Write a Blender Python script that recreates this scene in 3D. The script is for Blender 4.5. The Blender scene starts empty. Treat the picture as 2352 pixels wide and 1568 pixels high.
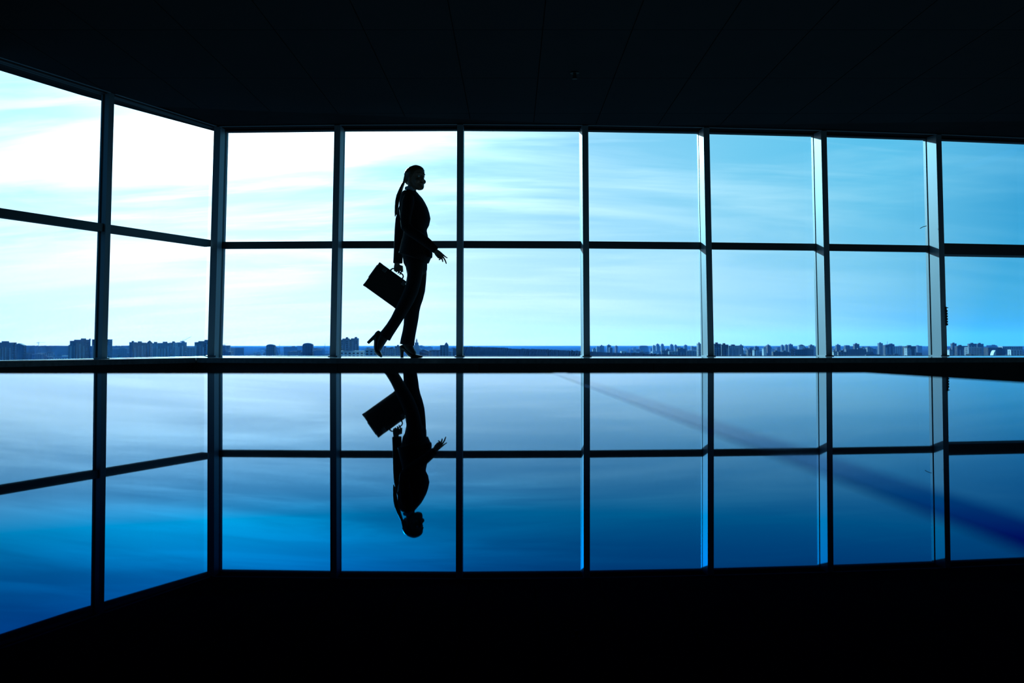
import bpy, bmesh, math, random
from mathutils import Vector, Matrix, noise

# ------------------------------------------------------------------ camera
F = 2250.0                      # focal length in pixels of the 2352 x 1568 frame
TILT = math.atan(0.049)
EYE_Z = 0.837
HORIZON_ROW = 786.0
ROW0 = HORIZON_ROW - F * math.tan(TILT)
CT, ST = math.cos(TILT), math.sin(TILT)
scn = bpy.context.scene
COL = scn.collection

cam_data = bpy.data.cameras.new('camera')
cam_data.sensor_fit = 'HORIZONTAL'
cam_data.sensor_width = 36.0
cam_data.lens = 36.0 * F / 2352.0
cam_data.shift_y = (ROW0 - 784.0) / 2352.0
cam_data.clip_start = 0.02
cam_data.clip_end = 40000.0
cam_data.dof.use_dof = True
cam_data.dof.focus_distance = 9.3
cam_data.dof.aperture_fstop = 5.0
cam = bpy.data.objects.new('camera', cam_data)
cam.location = (0, 0, EYE_Z)
cam.rotation_euler = (math.pi / 2 + TILT, 0, 0)
COL.objects.link(cam)
scn.camera = cam

scn.view_settings.view_transform = 'Standard'
scn.view_settings.look = 'None'
scn.view_settings.gamma = 1.0
scn.view_settings.exposure = 0.0
scn.view_settings.use_curve_mapping = False
scn.cycles.max_bounces = 10
scn.cycles.transparent_max_bounces = 16
scn.cycles.caustics_reflective = False
scn.cycles.caustics_refractive = False

# ------------------------------------------------------------------ sky and sun
SUN_AZ, SUN_EL = math.radians(-17.0), math.radians(17.5)
SUN = Vector((math.sin(SUN_AZ) * math.cos(SUN_EL), math.cos(SUN_AZ) * math.cos(SUN_EL), math.sin(SUN_EL)))


def build_world():
    w = bpy.data.worlds.new('sky')
    scn.world = w
    w.use_nodes = True
    nt = w.node_tree
    nt.nodes.clear()
    N, L = nt.nodes.new, nt.links.new

    def math_(op, a, b=None, clamp=False):
        n = N('ShaderNodeMath')
        n.operation = op
        n.use_clamp = clamp
        for i, v in enumerate((a, b)):
            if v is None:
                continue
            if isinstance(v, (int, float)):
                n.inputs[i].default_value = v
            else:
                L(v, n.inputs[i])
        return n.outputs[0]

    def ramp(fac, stops, interp='LINEAR'):
        r = N('ShaderNodeValToRGB')
        r.color_ramp.interpolation = interp
        els = r.color_ramp.elements
        while len(els) < len(stops):
            els.new(0.5)
        for e, (p, c) in zip(els, stops):
            e.position = p
            e.color = (c[0], c[1], c[2], 1)
        L(fac, r.inputs[0])
        return r.outputs[0]

    tc = N('ShaderNodeTexCoord')
    d = tc.outputs['Generated']
    dot = N('ShaderNodeVectorMath')
    dot.operation = 'DOT_PRODUCT'
    L(d, dot.inputs[0])
    dot.inputs[1].default_value = SUN
    ang = math_('DIVIDE', math_('ARCCOSINE', math_('MINIMUM', dot.outputs['Value'], 0.99999)), math.pi)
    # clear sky: colour falls from the white glare round the sun to deep blue (values are a quarter of the radiance)
    deg = lambda a: a / 180.0
    base = ramp(ang, [(deg(0), (0.9000, 0.9500, 0.9750)), (deg(5), (0.3250, 0.4875, 0.5750)), (deg(9), (0.1800, 0.3250, 0.4150)), (deg(15), (0.1050, 0.2200, 0.3000)), (deg(22), (0.0725, 0.1825, 0.2575)), (deg(30), (0.0475, 0.1650, 0.2400)), (deg(38), (0.0262, 0.1425, 0.2250)), (deg(45), (0.0100, 0.0950, 0.1825)), (deg(65), (0.0050, 0.0550, 0.1200)), (deg(110), (0.0040, 0.0300, 0.0750)), (deg(180), (0.0040, 0.0260, 0.0650))])
    sep = N('ShaderNodeSeparateXYZ')
    L(d, sep.inputs[0])
    z = math_('MAXIMUM', sep.outputs[2], 0.0)
    # cloud plane
    den = math_('ADD', z, 0.22)
    comb = N('ShaderNodeCombineXYZ')
    L(math_('DIVIDE', sep.outputs[0], den), comb.inputs[0])
    L(math_('DIVIDE', sep.outputs[1], den), comb.inputs[1])

    def clouds(scale, rot, sx, sy, lo, hi, detail, loc=(0, 0, 0)):
        mp = N('ShaderNodeMapping')
        mp.inputs['Location'].default_value = loc
        mp.inputs['Rotation'].default_value = (0, 0, rot)
        mp.inputs['Scale'].default_value = (sx, sy, 1)
        L(comb.outputs[0], mp.inputs[0])
        nz = N('ShaderNodeTexNoise')
        nz.inputs['Scale'].default_value = scale
        nz.inputs['Detail'].default_value = detail
        nz.inputs['Roughness'].default_value = 0.55
        nz.inputs['Distortion'].default_value = 0.6
        L(mp.outputs[0], nz.inputs['Vector'])
        mr = N('ShaderNodeMapRange')
        mr.interpolation_type = 'SMOOTHSTEP'
        mr.inputs['From Min'].default_value = lo
        mr.inputs['From Max'].default_value = hi
        L(nz.outputs['Fac'], mr.inputs['Value'])
        return mr.outputs[0]

    c1 = clouds(1.5, 0.80, 0.55, 1.6, 0.40, 0.66, 6)
    c2 = clouds(3.6, 0.62, 0.40, 2.2, 0.46, 0.70, 6, (3, 1, 0))
    cl = math_('MINIMUM', math_('ADD', math_('MULTIPLY', c1, 0.75), math_('MULTIPLY', c2, 0.35)), 1.0)
    ccol = ramp(ang, [(deg(0), (0.9500, 0.9750, 1.0000)), (deg(5), (0.7250, 0.8500, 0.9000)), (deg(9), (0.5000, 0.7000, 0.7750)), (deg(15), (0.2875, 0.4250, 0.4875)), (deg(22), (0.1800, 0.2800, 0.3300)), (deg(30), (0.1100, 0.2200, 0.2750)), (deg(38), (0.0625, 0.1800, 0.2475)), (deg(45), (0.0250, 0.1225, 0.2050)), (deg(80), (0.0120, 0.0600, 0.1200)), (deg(180), (0.0100, 0.0400, 0.0850))])
    mix = N('ShaderNodeMix')
    mix.data_type = 'RGBA'
    L(cl, mix.inputs[0])
    L(base, mix.inputs[6])
    L(ccol, mix.inputs[7])
    # pale haze low over the horizon
    hz = N('ShaderNodeMapRange')
    hz.interpolation_type = 'SMOOTHSTEP'
    hz.inputs['From Min'].default_value = 0.0
    hz.inputs['From Max'].default_value = 0.19
    hz.inputs['To Min'].default_value = 0.72
    hz.inputs['To Max'].default_value = 0.0
    L(z, hz.inputs['Value'])
    hcol = ramp(ang, [(deg(0), (0.4500, 0.5000, 0.5250)), (deg(16), (0.2625, 0.3400, 0.3650)), (deg(22), (0.2000, 0.2800, 0.3150)), (deg(28), (0.1600, 0.2425, 0.2850)), (deg(34), (0.1150, 0.2050, 0.2500)), (deg(39), (0.0725, 0.1725, 0.2250)), (deg(45), (0.0175, 0.1175, 0.1900)), (deg(55), (0.0075, 0.0850, 0.1500)), (deg(80), (0.0060, 0.0500, 0.1000)), (deg(180), (0.0060, 0.0300, 0.0700))])
    mix2 = N('ShaderNodeMix')
    mix2.data_type = 'RGBA'
    L(hz.outputs[0], mix2.inputs[0])
    L(mix.outputs[2], mix2.inputs[6])
    L(hcol, mix2.inputs[7])
    bg = N('ShaderNodeBackground')
    bg.inputs['Strength'].default_value = 4.0
    L(mix2.outputs[2], bg.inputs['Color'])
    out = N('ShaderNodeOutputWorld')
    L(bg.outputs[0], out.inputs['Surface'])


build_world()

sun_data = bpy.data.lights.new('sun', 'SUN')
sun_data.energy = 13.0
sun_data.color = (0.32, 0.78, 1.0)
sun_data.angle = math.radians(1.2)
sun_ob = bpy.data.objects.new('sun', sun_data)
sun_ob.rotation_euler = (-SUN).to_track_quat('-Z', 'Y').to_euler()
sun_ob.location = SUN * 60
COL.objects.link(sun_ob)

# ------------------------------------------------------------------ helpers


def ray(px, py):
    a, b = (px - 1176.0) / F, (ROW0 - py) / F
    return Vector((a, CT - b * ST, ST + b * CT))


def at_z(px, py, z):
    r = ray(px, py)
    return r * ((z - EYE_Z) / r.z) + Vector((0, 0, EYE_Z))


def at_y(px, py, y):
    r = ray(px, py)
    return r * (y / r.y) + Vector((0, 0, EYE_Z))


MATS = {}


def mat(name, color, rough=0.6, metallic=0.0, spec=0.5, vary=0.12, scale=8.0, bump=0.0, tint=None, coat=0.0, sheen=0.0):
    """procedural material: colour broken up by noise, optional fine relief"""
    if name in MATS:
        return MATS[name]
    m = bpy.data.materials.new(name)
    m.use_nodes = True
    nt = m.node_tree
    p = nt.nodes['Principled BSDF']
    tc = nt.nodes.new('ShaderNodeTexCoord')
    nz = nt.nodes.new('ShaderNodeTexNoise')
    nz.inputs['Scale'].default_value = scale
    nz.inputs['Detail'].default_value = 4
    nt.links.new(tc.outputs['Object'], nz.inputs['Vector'])
    rp = nt.nodes.new('ShaderNodeValToRGB')
    rp.color_ramp.elements[0].position = 0.3
    rp.color_ramp.elements[1].position = 0.7
    rp.color_ramp.elements[0].color = tuple(c * (1 - vary) for c in color) + (1,)
    rp.color_ramp.elements[1].color = tuple(min(1, c * (1 + vary)) for c in color) + (1,)
    nt.links.new(nz.outputs['Fac'], rp.inputs[0])
    nt.links.new(rp.outputs[0], p.inputs['Base Color'])
    p.inputs['Roughness'].default_value = rough
    p.inputs['Metallic'].default_value = metallic
    p.inputs['Specular IOR Level'].default_value = spec
    if tint:
        p.inputs['Specular Tint'].default_value = tuple(tint) + (1,)
    p.inputs['Coat Weight'].default_value = coat
    p.inputs['Sheen Weight'].default_value = sheen
    if bump:
        b = nt.nodes.new('ShaderNodeBump')
        b.inputs['Strength'].default_value = bump
        b.inputs['Distance'].default_value = 0.01
        nt.links.new(nz.outputs['Fac'], b.inputs['Height'])
        nt.links.new(b.outputs[0], p.inputs['Normal'])
    MATS[name] = m
    return m


def glass_mat():
    if 'window_glass' in MATS:
        return MATS['window_glass']
    m = bpy.data.materials.new('window_glass')
    m.use_nodes = True
    nt = m.node_tree
    nt.nodes.clear()
    fr = nt.nodes.new('ShaderNodeFresnel')
    geo = nt.nodes.new('ShaderNodeNewGeometry')       # leaving the sheet bends like entering it: a thin pane, not a block
    ior = nt.nodes.new('ShaderNodeMapRange')
    ior.inputs['To Min'].default_value = 1.5
    ior.inputs['To Max'].default_value = 1 / 1.5
    nt.links.new(geo.outputs['Backfacing'], ior.inputs['Value'])
    nt.links.new(ior.outputs[0], fr.inputs['IOR'])
    tr = nt.nodes.new('ShaderNodeBsdfTransparent')
    tr.inputs['Color'].default_value = (0.985, 0.995, 1, 1)
    gl = nt.nodes.new('ShaderNodeBsdfGlossy')
    gl.inputs['Roughness'].default_value = 0.0
    mx = nt.nodes.new('ShaderNodeMixShader')
    out = nt.nodes.new('ShaderNodeOutputMaterial')
    nt.links.new(fr.outputs[0], mx.inputs[0])
    nt.links.new(tr.outputs[0], mx.inputs[1])
    nt.links.new(gl.outputs[0], mx.inputs[2])
    nt.links.new(mx.outputs[0], out.inputs['Surface'])
    MATS['window_glass'] = m
    return m


class MB:
    """collects polygons for one mesh"""

    def __init__(self):
        self.v, self.f, self.m = [], [], []

    def poly(self, pts, mi=0):
        n = len(self.v)
        self.v += [tuple(p) for p in pts]
        self.f.append(tuple(range(n, n + len(pts))))
        self.m.append(mi)

    def hexa(self, p, mi=0):
        """8 points: bottom 4 counter-clockwise, top 4"""
        n = len(self.v)
        self.v += [tuple(q) for q in p]
        for q in ((0, 3, 2, 1), (4, 5, 6, 7), (0, 1, 5, 4), (1, 2, 6, 5), (2, 3, 7, 6), (3, 0, 4, 7)):
            self.f.append(tuple(n + i for i in q))
            self.m.append(mi)
        return self

    def box(self, x0, x1, y0, y1, z0, z1, mi=0):
        return self.hexa([(x0, y0, z0), (x1, y0, z0), (x1, y1, z0), (x0, y1, z0),
                          (x0, y0, z1), (x1, y0, z1), (x1, y1, z1), (x0, y1, z1)], mi)

    def prism(self, pts, z0, z1, mi=0):
        n, k = len(self.v), len(pts)
        self.v += [(p[0], p[1], z0) for p in pts] + [(p[0], p[1], z1) for p in pts]
        self.f.append(tuple(n + i for i in reversed(range(k))))
        self.f.append(tuple(n + k + i for i in range(k)))
        self.m += [mi, mi]
        for i in range(k):
            j = (i + 1) % k
            self.f.append((n + i, n + j, n + k + j, n + k + i))
            self.m.append(mi)
        return self

    def cone(self, c, r0, r1, z0, z1, k=12, mi=0):
        n = len(self.v)
        for r, z in ((r0, z0), (r1, z1)):
            for i in range(k):
                a = 2 * math.pi * i / k
                self.v.append((c[0] + r * math.cos(a), c[1] + r * math.sin(a), z))
        self.f.append(tuple(n + i for i in reversed(range(k))))
        self.f.append(tuple(n + k + i for i in range(k)))
        self.m += [mi, mi]
        for i in range(k):
            j = (i + 1) % k
            self.f.append((n + i, n + j, n + k + j, n + k + i))
            self.m.append(mi)
        return self

    def shell(self, vf, mi=0):
        n = len(self.v)
        self.v += [tuple(q) for q in vf[0]]
        for q in vf[1]:
            self.f.append(tuple(n + i for i in q))
            self.m.append(mi)
        return self

    def mesh(self, name, mats):
        me = bpy.data.meshes.new(name)
        me.from_pydata(self.v, [], self.f)
        for x in (mats if isinstance(mats, (list, tuple)) else [mats]):
            me.materials.append(x)
        if any(self.m):
            me.polygons.foreach_set('material_index', self.m)
        me.update()
        return me

    def build(self, name, mats, parent=None, loc=(0, 0, 0), rz=0.0, smooth=False, bevel=0.0):
        o = bpy.data.objects.new(name, self.mesh(name, mats))
        COL.objects.link(o)
        o.location = loc
        o.rotation_euler = (0, 0, rz)
        o.parent = parent
        if smooth:
            o.data.polygons.foreach_set('use_smooth', [True] * len(o.data.polygons))
        if bevel:
            b = o.modifiers.new('bevel', 'BEVEL')
            b.width = bevel
            b.segments = 2
        return o


def tag(o, label=None, cat=None, group=None, kind=None):
    if label:
        o['label'] = label
    if cat:
        o['category'] = cat
    if group:
        o['group'] = group
    if kind:
        o['kind'] = kind
    return o


def empty(name, loc=(0, 0, 0), rz=0.0):
    o = bpy.data.objects.new(name, None)
    o.empty_display_size = 0.1
    o.location = loc
    o.rotation_euler = (0, 0, rz)
    COL.objects.link(o)
    return o


def loft(stations, b=Vector((0, 1, 0)), k=20, cap0=0.6, cap1=0.6):
    """closed tube; station = (Vector centre, half thickness, half width along b)"""
    pts = [Vector(s[0]) for s in stations]
    rings = []
    n = len(pts)
    for i in range(n):
        t = (pts[min(i + 1, n - 1)] - pts[max(i - 1, 0)]).normalized()
        bb = (b - t * b.dot(t)).normalized()
        nn = t.cross(bb)
        rings.append((pts[i], nn, bb, t, stations[i][1], stations[i][2]))
    full = []
    c, nn, bb, t, h, w = rings[0]
    for a in (75, 50, 25):
        s_, o_ = math.cos(math.radians(a)), math.sin(math.radians(a))
        full.append((c - t * (o_ * min(h, w) * cap0), nn, bb, h * s_, w * s_))
    for c, nn, bb, t, h, w in rings:
        full.append((c, nn, bb, h, w))
    c, nn, bb, t, h, w = rings[-1]
    for a in (25, 50, 75):
        s_, o_ = math.cos(math.radians(a)), math.sin(math.radians(a))
        full.append((c + t * (o_ * min(h, w) * cap1), nn, bb, h * s_, w * s_))
    v, f = [], []
    for c, nn, bb, h, w in full:
        for j in range(k):
            a = 2 * math.pi * j / k
            v.append(c + nn * (h * math.cos(a)) + bb * (w * math.sin(a)))
    m = len(full)
    for i in range(m - 1):
        for j in range(k):
            q = (j + 1) % k
            f.append((i * k + j, i * k + q, (i + 1) * k + q, (i + 1) * k + j))
    f.append(tuple(reversed(range(k))))
    f.append(tuple((m - 1) * k + j for j in range(k)))
    return v, f


def blob(c, rx, ry, rz, rot=None, k=16):
    v, f = [], []
    R = rot or Matrix.Identity(3)
    m = 10
    for i in range(1, m):
        a = math.pi * i / m
        for j in range(k):
            q = 2 * math.pi * j / k
            v.append(Vector(c) + R @ Vector((rx * math.sin(a) * math.cos(q), ry * math.sin(a) * math.sin(q), -rz * math.cos(a))))
    for i in range(m - 2):
        for j in range(k):
            q = (j + 1) % k
            f.append((i * k + j, i * k + q, (i + 1) * k + q, (i + 1) * k + j))
    f.append(tuple(reversed(range(k))))
    f.append(tuple((m - 2) * k + j for j in range(k)))
    return v, f


def fuse(name, shells, material, parent, voxel=0.005, smooth=4):
    """join overlapping shells into one continuous skin"""
    mb = MB()
    for s in shells:
        mb.shell(s)
    tmp = mb.build(name + '_source', material)
    r = tmp.modifiers.new('remesh', 'REMESH')
    r.mode = 'VOXEL'
    r.voxel_size = voxel
    r.adaptivity = 0.0
    if smooth:
        s = tmp.modifiers.new('smooth', 'SMOOTH')
        s.factor = 0.5
        s.iterations = smooth
    dg = bpy.context.evaluated_depsgraph_get()
    me = bpy.data.meshes.new_from_object(tmp.evaluated_get(dg))
    src = tmp.data
    bpy.data.objects.remove(tmp)
    bpy.data.meshes.remove(src)
    me.name = name
    me.materials.clear()
    me.materials.append(material)
    me.polygons.foreach_set('use_smooth', [True] * len(me.polygons))
    o = bpy.data.objects.new(name, me)
    COL.objects.link(o)
    o.parent = parent
    return o


# ------------------------------------------------------------------ materials of the room
M_FRAME = mat('grey_painted_aluminium', (.17, .21, .245), rough=.5, vary=.04, scale=3)
M_GASKET = mat('black_rubber', (.012, .012, .014), rough=.5)
M_TRANSOM = mat('dark_anodised_aluminium', (.05, .055, .06), rough=.4, vary=.05)
M_CEIL = mat('dark_ceiling_board', (.018, .021, .025), rough=.9, spec=.1, vary=.06, scale=2)
M_CEILVOID = mat('ceiling_void', (.012, .012, .014), rough=.9, spec=.1)
M_FLOOR = mat('grey_carpet', (.15, .155, .165), rough=.95, spec=.1, vary=.4, scale=60, bump=.3)
M_WALL = mat('dark_wall_paint', (.012, .013, .015), rough=.8, spec=.2)
M_LEDGE = mat('polished_grey_stone', (.24, .26, .29), rough=.07, spec=.9, vary=.2, scale=30)
M_RISER = mat('matt_black_panel', (.05, .065, .075), rough=.7, spec=.2)
M_TABLE = mat('black_lacquer', (.028, .028, .030), rough=.012, metallic=1.0, vary=.0, tint=(.12, .40, .68))
M_BAND = mat('dark_band_lacquer', (.0, .001, .004), rough=.02, metallic=1.0, vary=.0, tint=(.0, .17, .46))
M_BLACK = mat('black_plastic', (.012, .012, .013), rough=.5)

# ------------------------------------------------------------------ curtain wall
H_CEIL, Z_LEDGE, LEAN = 3.07, 0.693, 0.038
Z_TABLE = EYE_Z - 0.068
# front face centre of each post: column at the ceiling, row at the ceiling, column at the ledge
POSTS_PX = [(257, 214, 240), (499, 291, 484), (775, 287.5, 764.5), (1057, 286, 1055), (1344, 288, 1348),
            (1622.5, 293, 1633), (1892, 300, 1904.5), (2156, 309, 2169.5)]
tops, bases = [], []
for xt, yt, xb in POSTS_PX:
    T = at_z(xt, yt, H_CEIL)
    yb = T.y - LEAN * (H_CEIL - Z_LEDGE)
    B = at_y(xb, 818, yb)
    tops.append(Vector((T.x, T.y)))
    bases.append(Vector((B.x, yb)))
tops.insert(0, tops[0] * 2 - tops[1])
bases.insert(0, bases[0] * 2 - bases[1])
tops.append(tops[-1] * 2 - tops[-2] + Vector((0, .04)))
bases.append(bases[-1] * 2 - bases[-2] + Vector((0, .04)))
NP = len(tops)


def out_normal(a, b):
    d = (b - a).normalized()
    return Vector((-d.y, d.x))


bay_n = [out_normal(bases[i], bases[i + 1]) for i in range(NP - 1)]
post_n = []
for i in range(NP):
    a, b = bay_n[max(i - 1, 0)], bay_n[min(i, NP - 2)]
    post_n.append((a + b).normalized())
post_n[1] = bay_n[1]
post_n[2] = (bay_n[1] * .25 + bay_n[2] * .75).normalized()
POST_D = [.045, .045, .15] + [.17] * (NP - 3)       # the angled left wall has slim posts
BAY_D = [.045, .045] + [.20] * (NP - 3)


def leaning_box(p_base, p_top, nrm, w, d0, d1, z0=Z_LEDGE, z1=H_CEIL):
    """upright bar whose front face centre runs from p_base to p_top"""
    tn = Vector((nrm.y, -nrm.x))
    pts = []
    for p, z in ((p_base, z0), (p_top, z1)):
        for s, d in ((-1, d0), (1, d0), (1, d1), (-1, d1)):
            q = p + tn * (s * w / 2) + nrm * d
            pts.append((q.x, q.y, z))
    return MB().hexa(pts)


ordinal = ['first', 'second', 'third', 'fourth', 'fifth', 'sixth', 'seventh', 'eighth', 'ninth', 'tenth']
post_label = ['grey window post beyond the left edge of the view', 'leftmost grey window post in the angled glass wall',
              'grey corner post where the two glass walls meet', 'grey window post just behind the walking woman',
              'grey window post just in front of the walking woman', 'second grey window post ahead of the walking woman',
              'third grey window post ahead of the walking woman', 'fourth grey window post ahead of the walking woman',
              'grey window post at right beside the wide thick crossbar', 'grey window post beyond the right edge of the view']
for i in range(NP):
    t = empty('trim_%d' % (i + 1), (bases[i].x, bases[i].y, Z_LEDGE))
    tag(t, post_label[i], 'window post', 'posts of the glass wall', 'structure')
    w = 0.064 if i != 2 else 0.070
    wm = 0.066
    dp = POST_D[i]
    if i == 2:      # corner post: wedge between the two walls
        t2, n2, n1 = Vector((bay_n[2].y, -bay_n[2].x)), bay_n[2], bay_n[1]
        specs = []
        for nm, k0, k1, ww, m in (('post', 0, 1, w, M_FRAME), ('gasket', 1, 1.5, w * .74, M_GASKET), ('pressure_plate', 1.5, 1.9, w * .95, M_FRAME)):
            pts = []
            for p, z in ((bases[i], Z_LEDGE), (tops[i], H_CEIL)):
                fl_, fr_ = p - t2 * ww / 2, p + t2 * ww / 2
                for q in (fl_ + n1 * (.012 * k0) + n2 * (.04 * k0), fr_ + n2 * (.13 * k0), fr_ + n2 * (.13 * k1), fl_ + n1 * (.012 * k1) + n2 * (.04 * k1)):
                    pts.append((q.x, q.y, z))
            specs.append((nm, MB().hexa(pts), m))
    else:
        specs = [('post', leaning_box(bases[i], tops[i], post_n[i], w, 0, dp), M_FRAME),
                 ('gasket', leaning_box(bases[i], tops[i], post_n[i], w * .74, dp, dp + .028), M_GASKET),
                 ('pressure_plate', leaning_box(bases[i], tops[i], post_n[i], w * .95, dp + .028, dp + (.075 if dp > .1 else .045)), M_FRAME)]
    specs.append(('foot_plate', leaning_box(bases[i] - post_n[i] * .012, bases[i] - post_n[i] * .012, post_n[i], w + .03, 0, dp + .03, Z_LEDGE, Z_LEDGE + .010), M_FRAME))
    for nm, mb, m in specs:
        o = mb.build(nm, m, t)
        o.matrix_parent_inverse = Matrix.Translation(-t.location)

Z_TR = [1.815, 1.885]            # transom under and upper edge


def lerp2(i, z, off, side=0.0):
    """point on post line i at height z, pushed out by off along the bay normal"""
    k = (z - Z_LEDGE) / (H_CEIL - Z_LEDGE)
    return bases[i].lerp(tops[i], k)


def bay_bar(i, z0, z1, d0, d1, inset=.03):
    """horizontal bar across bay i"""
    n = bay_n[i]
    pts = []
    for z in (z0, z1):
        a, b = lerp2(i, z, 0), lerp2(i + 1, z, 0)
        u = (b - a).normalized()
        a, b = a + u * inset, b - u * inset
        for p, d in ((a, d0), (b, d0), (b, d1), (a, d1)):
            q = p + n * d
            pts.append((q.x, q.y, z))
    return MB().hexa(pts)


win_label = ['tall window bay cut by the left edge of the view', 'tall window bay on the angled wall left of the corner post',
             'overbright window bay just right of the corner post', 'window bay directly behind the walking woman',
             'window bay just ahead of the woman, looking onto wooded hill', 'window bay with dense far city, second ahead of the woman',
             'window bay with a bluish tower pair, third ahead of the woman', 'window bay fourth ahead of the woman, before the thick crossbar',
             'deep blue window bay with thick crossbar at right edge']
for i in range(NP - 1):
    mid = (bases[i] + bases[i + 1]) / 2
    t = empty('window_%d' % (i + 1), (mid.x, mid.y, Z_LEDGE))
    tag(t, win_label[i], 'window', 'bays of the glass wall', 'structure')
    last = i == NP - 2
    first = i == 0
    z0t, z1t = Z_TR
    BD = BAY_D[i]
    dt0, dt1 = BD - .03, BD + .045
    if last:
        z0t, z1t, dt0 = 1.775, 1.893, .0
    parts = [('transom', bay_bar(i, z0t, z1t, dt0, dt1), M_TRANSOM),
             ('head_frame', bay_bar(i, H_CEIL - .012, H_CEIL, BD - .02, BD + .06), M_TRANSOM),
             ('head_rail', bay_bar(i, H_CEIL - .004, H_CEIL, -.02, .0), M_FRAME),
             ('sill_frame', bay_bar(i, Z_LEDGE, Z_LEDGE + .003, BD - .01, BD + .045), M_FRAME),
             ('pane', bay_bar(i, Z_LEDGE + .003, z0t, BD + .024, BD + .032, .018), glass_mat()),
             ('pane', bay_bar(i, z1t, H_CEIL - .012, BD + .024, BD + .032, .018), glass_mat())]
    for nm, mb, m in parts:
        o = mb.build(nm, m, t)
        o.matrix_parent_inverse = Matrix.Translation(-t.location)

# ------------------------------------------------------------------ room shell
BACK = -3.2
gl = [bases[i] + post_n[i] * (POST_D[i] + .05) for i in range(NP)]
left_dir = (bases[0] - bases[1]).normalized()
lw = bases[0] + left_dir * 1.3
room = [Vector((lw.x, BACK)), Vector((bases[-1].x + .3, BACK))]
ceil_out = [t + post_n[i] * .35 for i, t in enumerate(tops)]
ceil_poly = [Vector((lw.x - .5, BACK - .2)), Vector((bases[-1].x + .9, BACK - .2))] + list(reversed(ceil_out)) + [lw + Vector((-.5, .1))]
c = MB().prism(ceil_poly, H_CEIL + .012, H_CEIL + .35).build('ceiling', M_CEILVOID)
tag(c, 'almost black panelled ceiling above the windows', 'ceiling', None, 'structure')
floor_poly = [Vector((lw.x - .5, BACK - .2)), Vector((bases[-1].x + .9, BACK - .2))] + list(reversed(gl)) + [lw + Vector((-.5, .1))]
fl = MB().prism(floor_poly, -.3, 0).build('floor', M_FLOOR)
tag(fl, 'grey carpeted office floor beyond the table', 'floor', None, 'structure')


def wall(name, a, b, th, label, z0=0.0, z1=H_CEIL + .012):
    u = (b - a).normalized()
    n = Vector((-u.y, u.x)) * th
    o = MB().prism([a, b, b + n, a + n], z0, z1).build(name, M_WALL)
    tag(o, label, 'wall', None, 'structure')


wall('wall_left', bases[0], Vector((lw.x, lw.y)), -.2, 'dark solid wall left of the angled windows')
wall('wall_left_rear', Vector((lw.x, lw.y)), Vector((lw.x, BACK)), -.2, 'dark side wall behind the camera at left')
wall('wall_back', Vector((lw.x, BACK)), Vector((bases[-1].x + .3, BACK)), -.2, 'dark rear wall behind the table')
wall('wall_right', Vector((bases[-1].x + .3, BACK)), bases[-1] + Vector((.3, .25)), -.2, 'dark side wall right of the windows')
wall('wall_right_pier', bases[-1] + Vector((.5, .25)), bases[-1] + Vector((.03, .25)), -.2, 'dark wall pier right of the last window post')


def clip(poly, p0, n):
    out = []
    for a, b in zip(poly, poly[1:] + poly[:1]):
        da, db = (a - p0).dot(n), (b - p0).dot(n)
        if da <= 0:
            out.append(a)
        if (da < 0 < db) or (db < 0 < da):
            out.append(a.lerp(b, da / (da - db)))
    return out


TW, TL = 0.64, 1.28
tile_me = MB().box(-TW / 2 + .004, TW / 2 - .004, -TL / 2 + .004, TL / 2 - .004, 0, .0118).mesh('ceiling_panel', M_CEIL)
for ix in range(-9, 11):
    for iy in range(-1, 8):
        x, y = -.1 + ix * TW, 1.15 + iy * TL
        full = [Vector((x + sx * (TW / 2 - .004), y + sy * (TL / 2 - .004))) for sx, sy in ((-1, -1), (1, -1), (1, 1), (-1, 1))]
        cut = full
        for i in range(NP - 1):
            cut = clip(cut, tops[i] + bay_n[i] * (BAY_D[i] + .01), bay_n[i]) if cut else cut
        cut = clip(cut, Vector((bases[-1].x + .29, 0)), Vector((1, 0))) if cut else cut
        cut = clip(cut, Vector((lw.x + .01, 0)), Vector((-1, 0))) if cut else cut
        if len(cut) < 3:
            continue
        if cut == full:
            o = bpy.data.objects.new('ceiling_panel', tile_me)
            COL.objects.link(o)
            o.location = (x, y, H_CEIL)
        else:
            o = MB().prism(cut, H_CEIL, H_CEIL + .0118).build('ceiling_panel', M_CEIL)
        o.parent = c

sp = at_z(1320, 166, H_CEIL)
t = empty('ceiling_sprinkler', (sp.x, sp.y, H_CEIL))
tag(t, 'small dark sprinkler head hanging from the black ceiling', 'sprinkler')
MB().cone((0, 0), .038, .034, -.008, 0, 20).build('rosette', M_BLACK, t)
MB().cone((0, 0), .012, .014, -.05, -.008, 12).build('nozzle', M_BLACK, t)
MB().cone((0, 0), .022, .022, -.056, -.052, 16).build('deflector', M_BLACK, t)
for s in (-1, 1):
    MB().box(s * .014 - .002, s * .014 + .002, -.003, .003, -.053, -.03).build('frame_arm', M_BLACK, t)

# ------------------------------------------------------------------ deep sill under the windows
front_edge = [Vector((-2.95, 9.16)), Vector((-1.6, 8.93)), Vector((-.3, 8.91)), Vector((1.3, 8.95)), Vector((3.0, 9.15)), Vector((bases[-1].x + .28, 9.55))]
left_a = Vector((-3.93, 7.55))
ld = (left_a - Vector((-2.95, 9.16))).normalized()
left_end = left_a + ld * 1.0
seam_x = at_z(1972, 820, Z_LEDGE).x
TH = .048


def edge_pt(x):
    for a, b in zip(front_edge, front_edge[1:]):
        if a.x <= x <= b.x:
            return a.lerp(b, (x - a.x) / (b.x - a.x))


def glass_pt(x):
    for a, b in zip(gl, gl[1:]):
        if min(a.x, b.x) <= x <= max(a.x, b.x) and abs(b.x - a.x) > .8:
            return a.lerp(b, (x - a.x) / (b.x - a.x))


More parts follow.
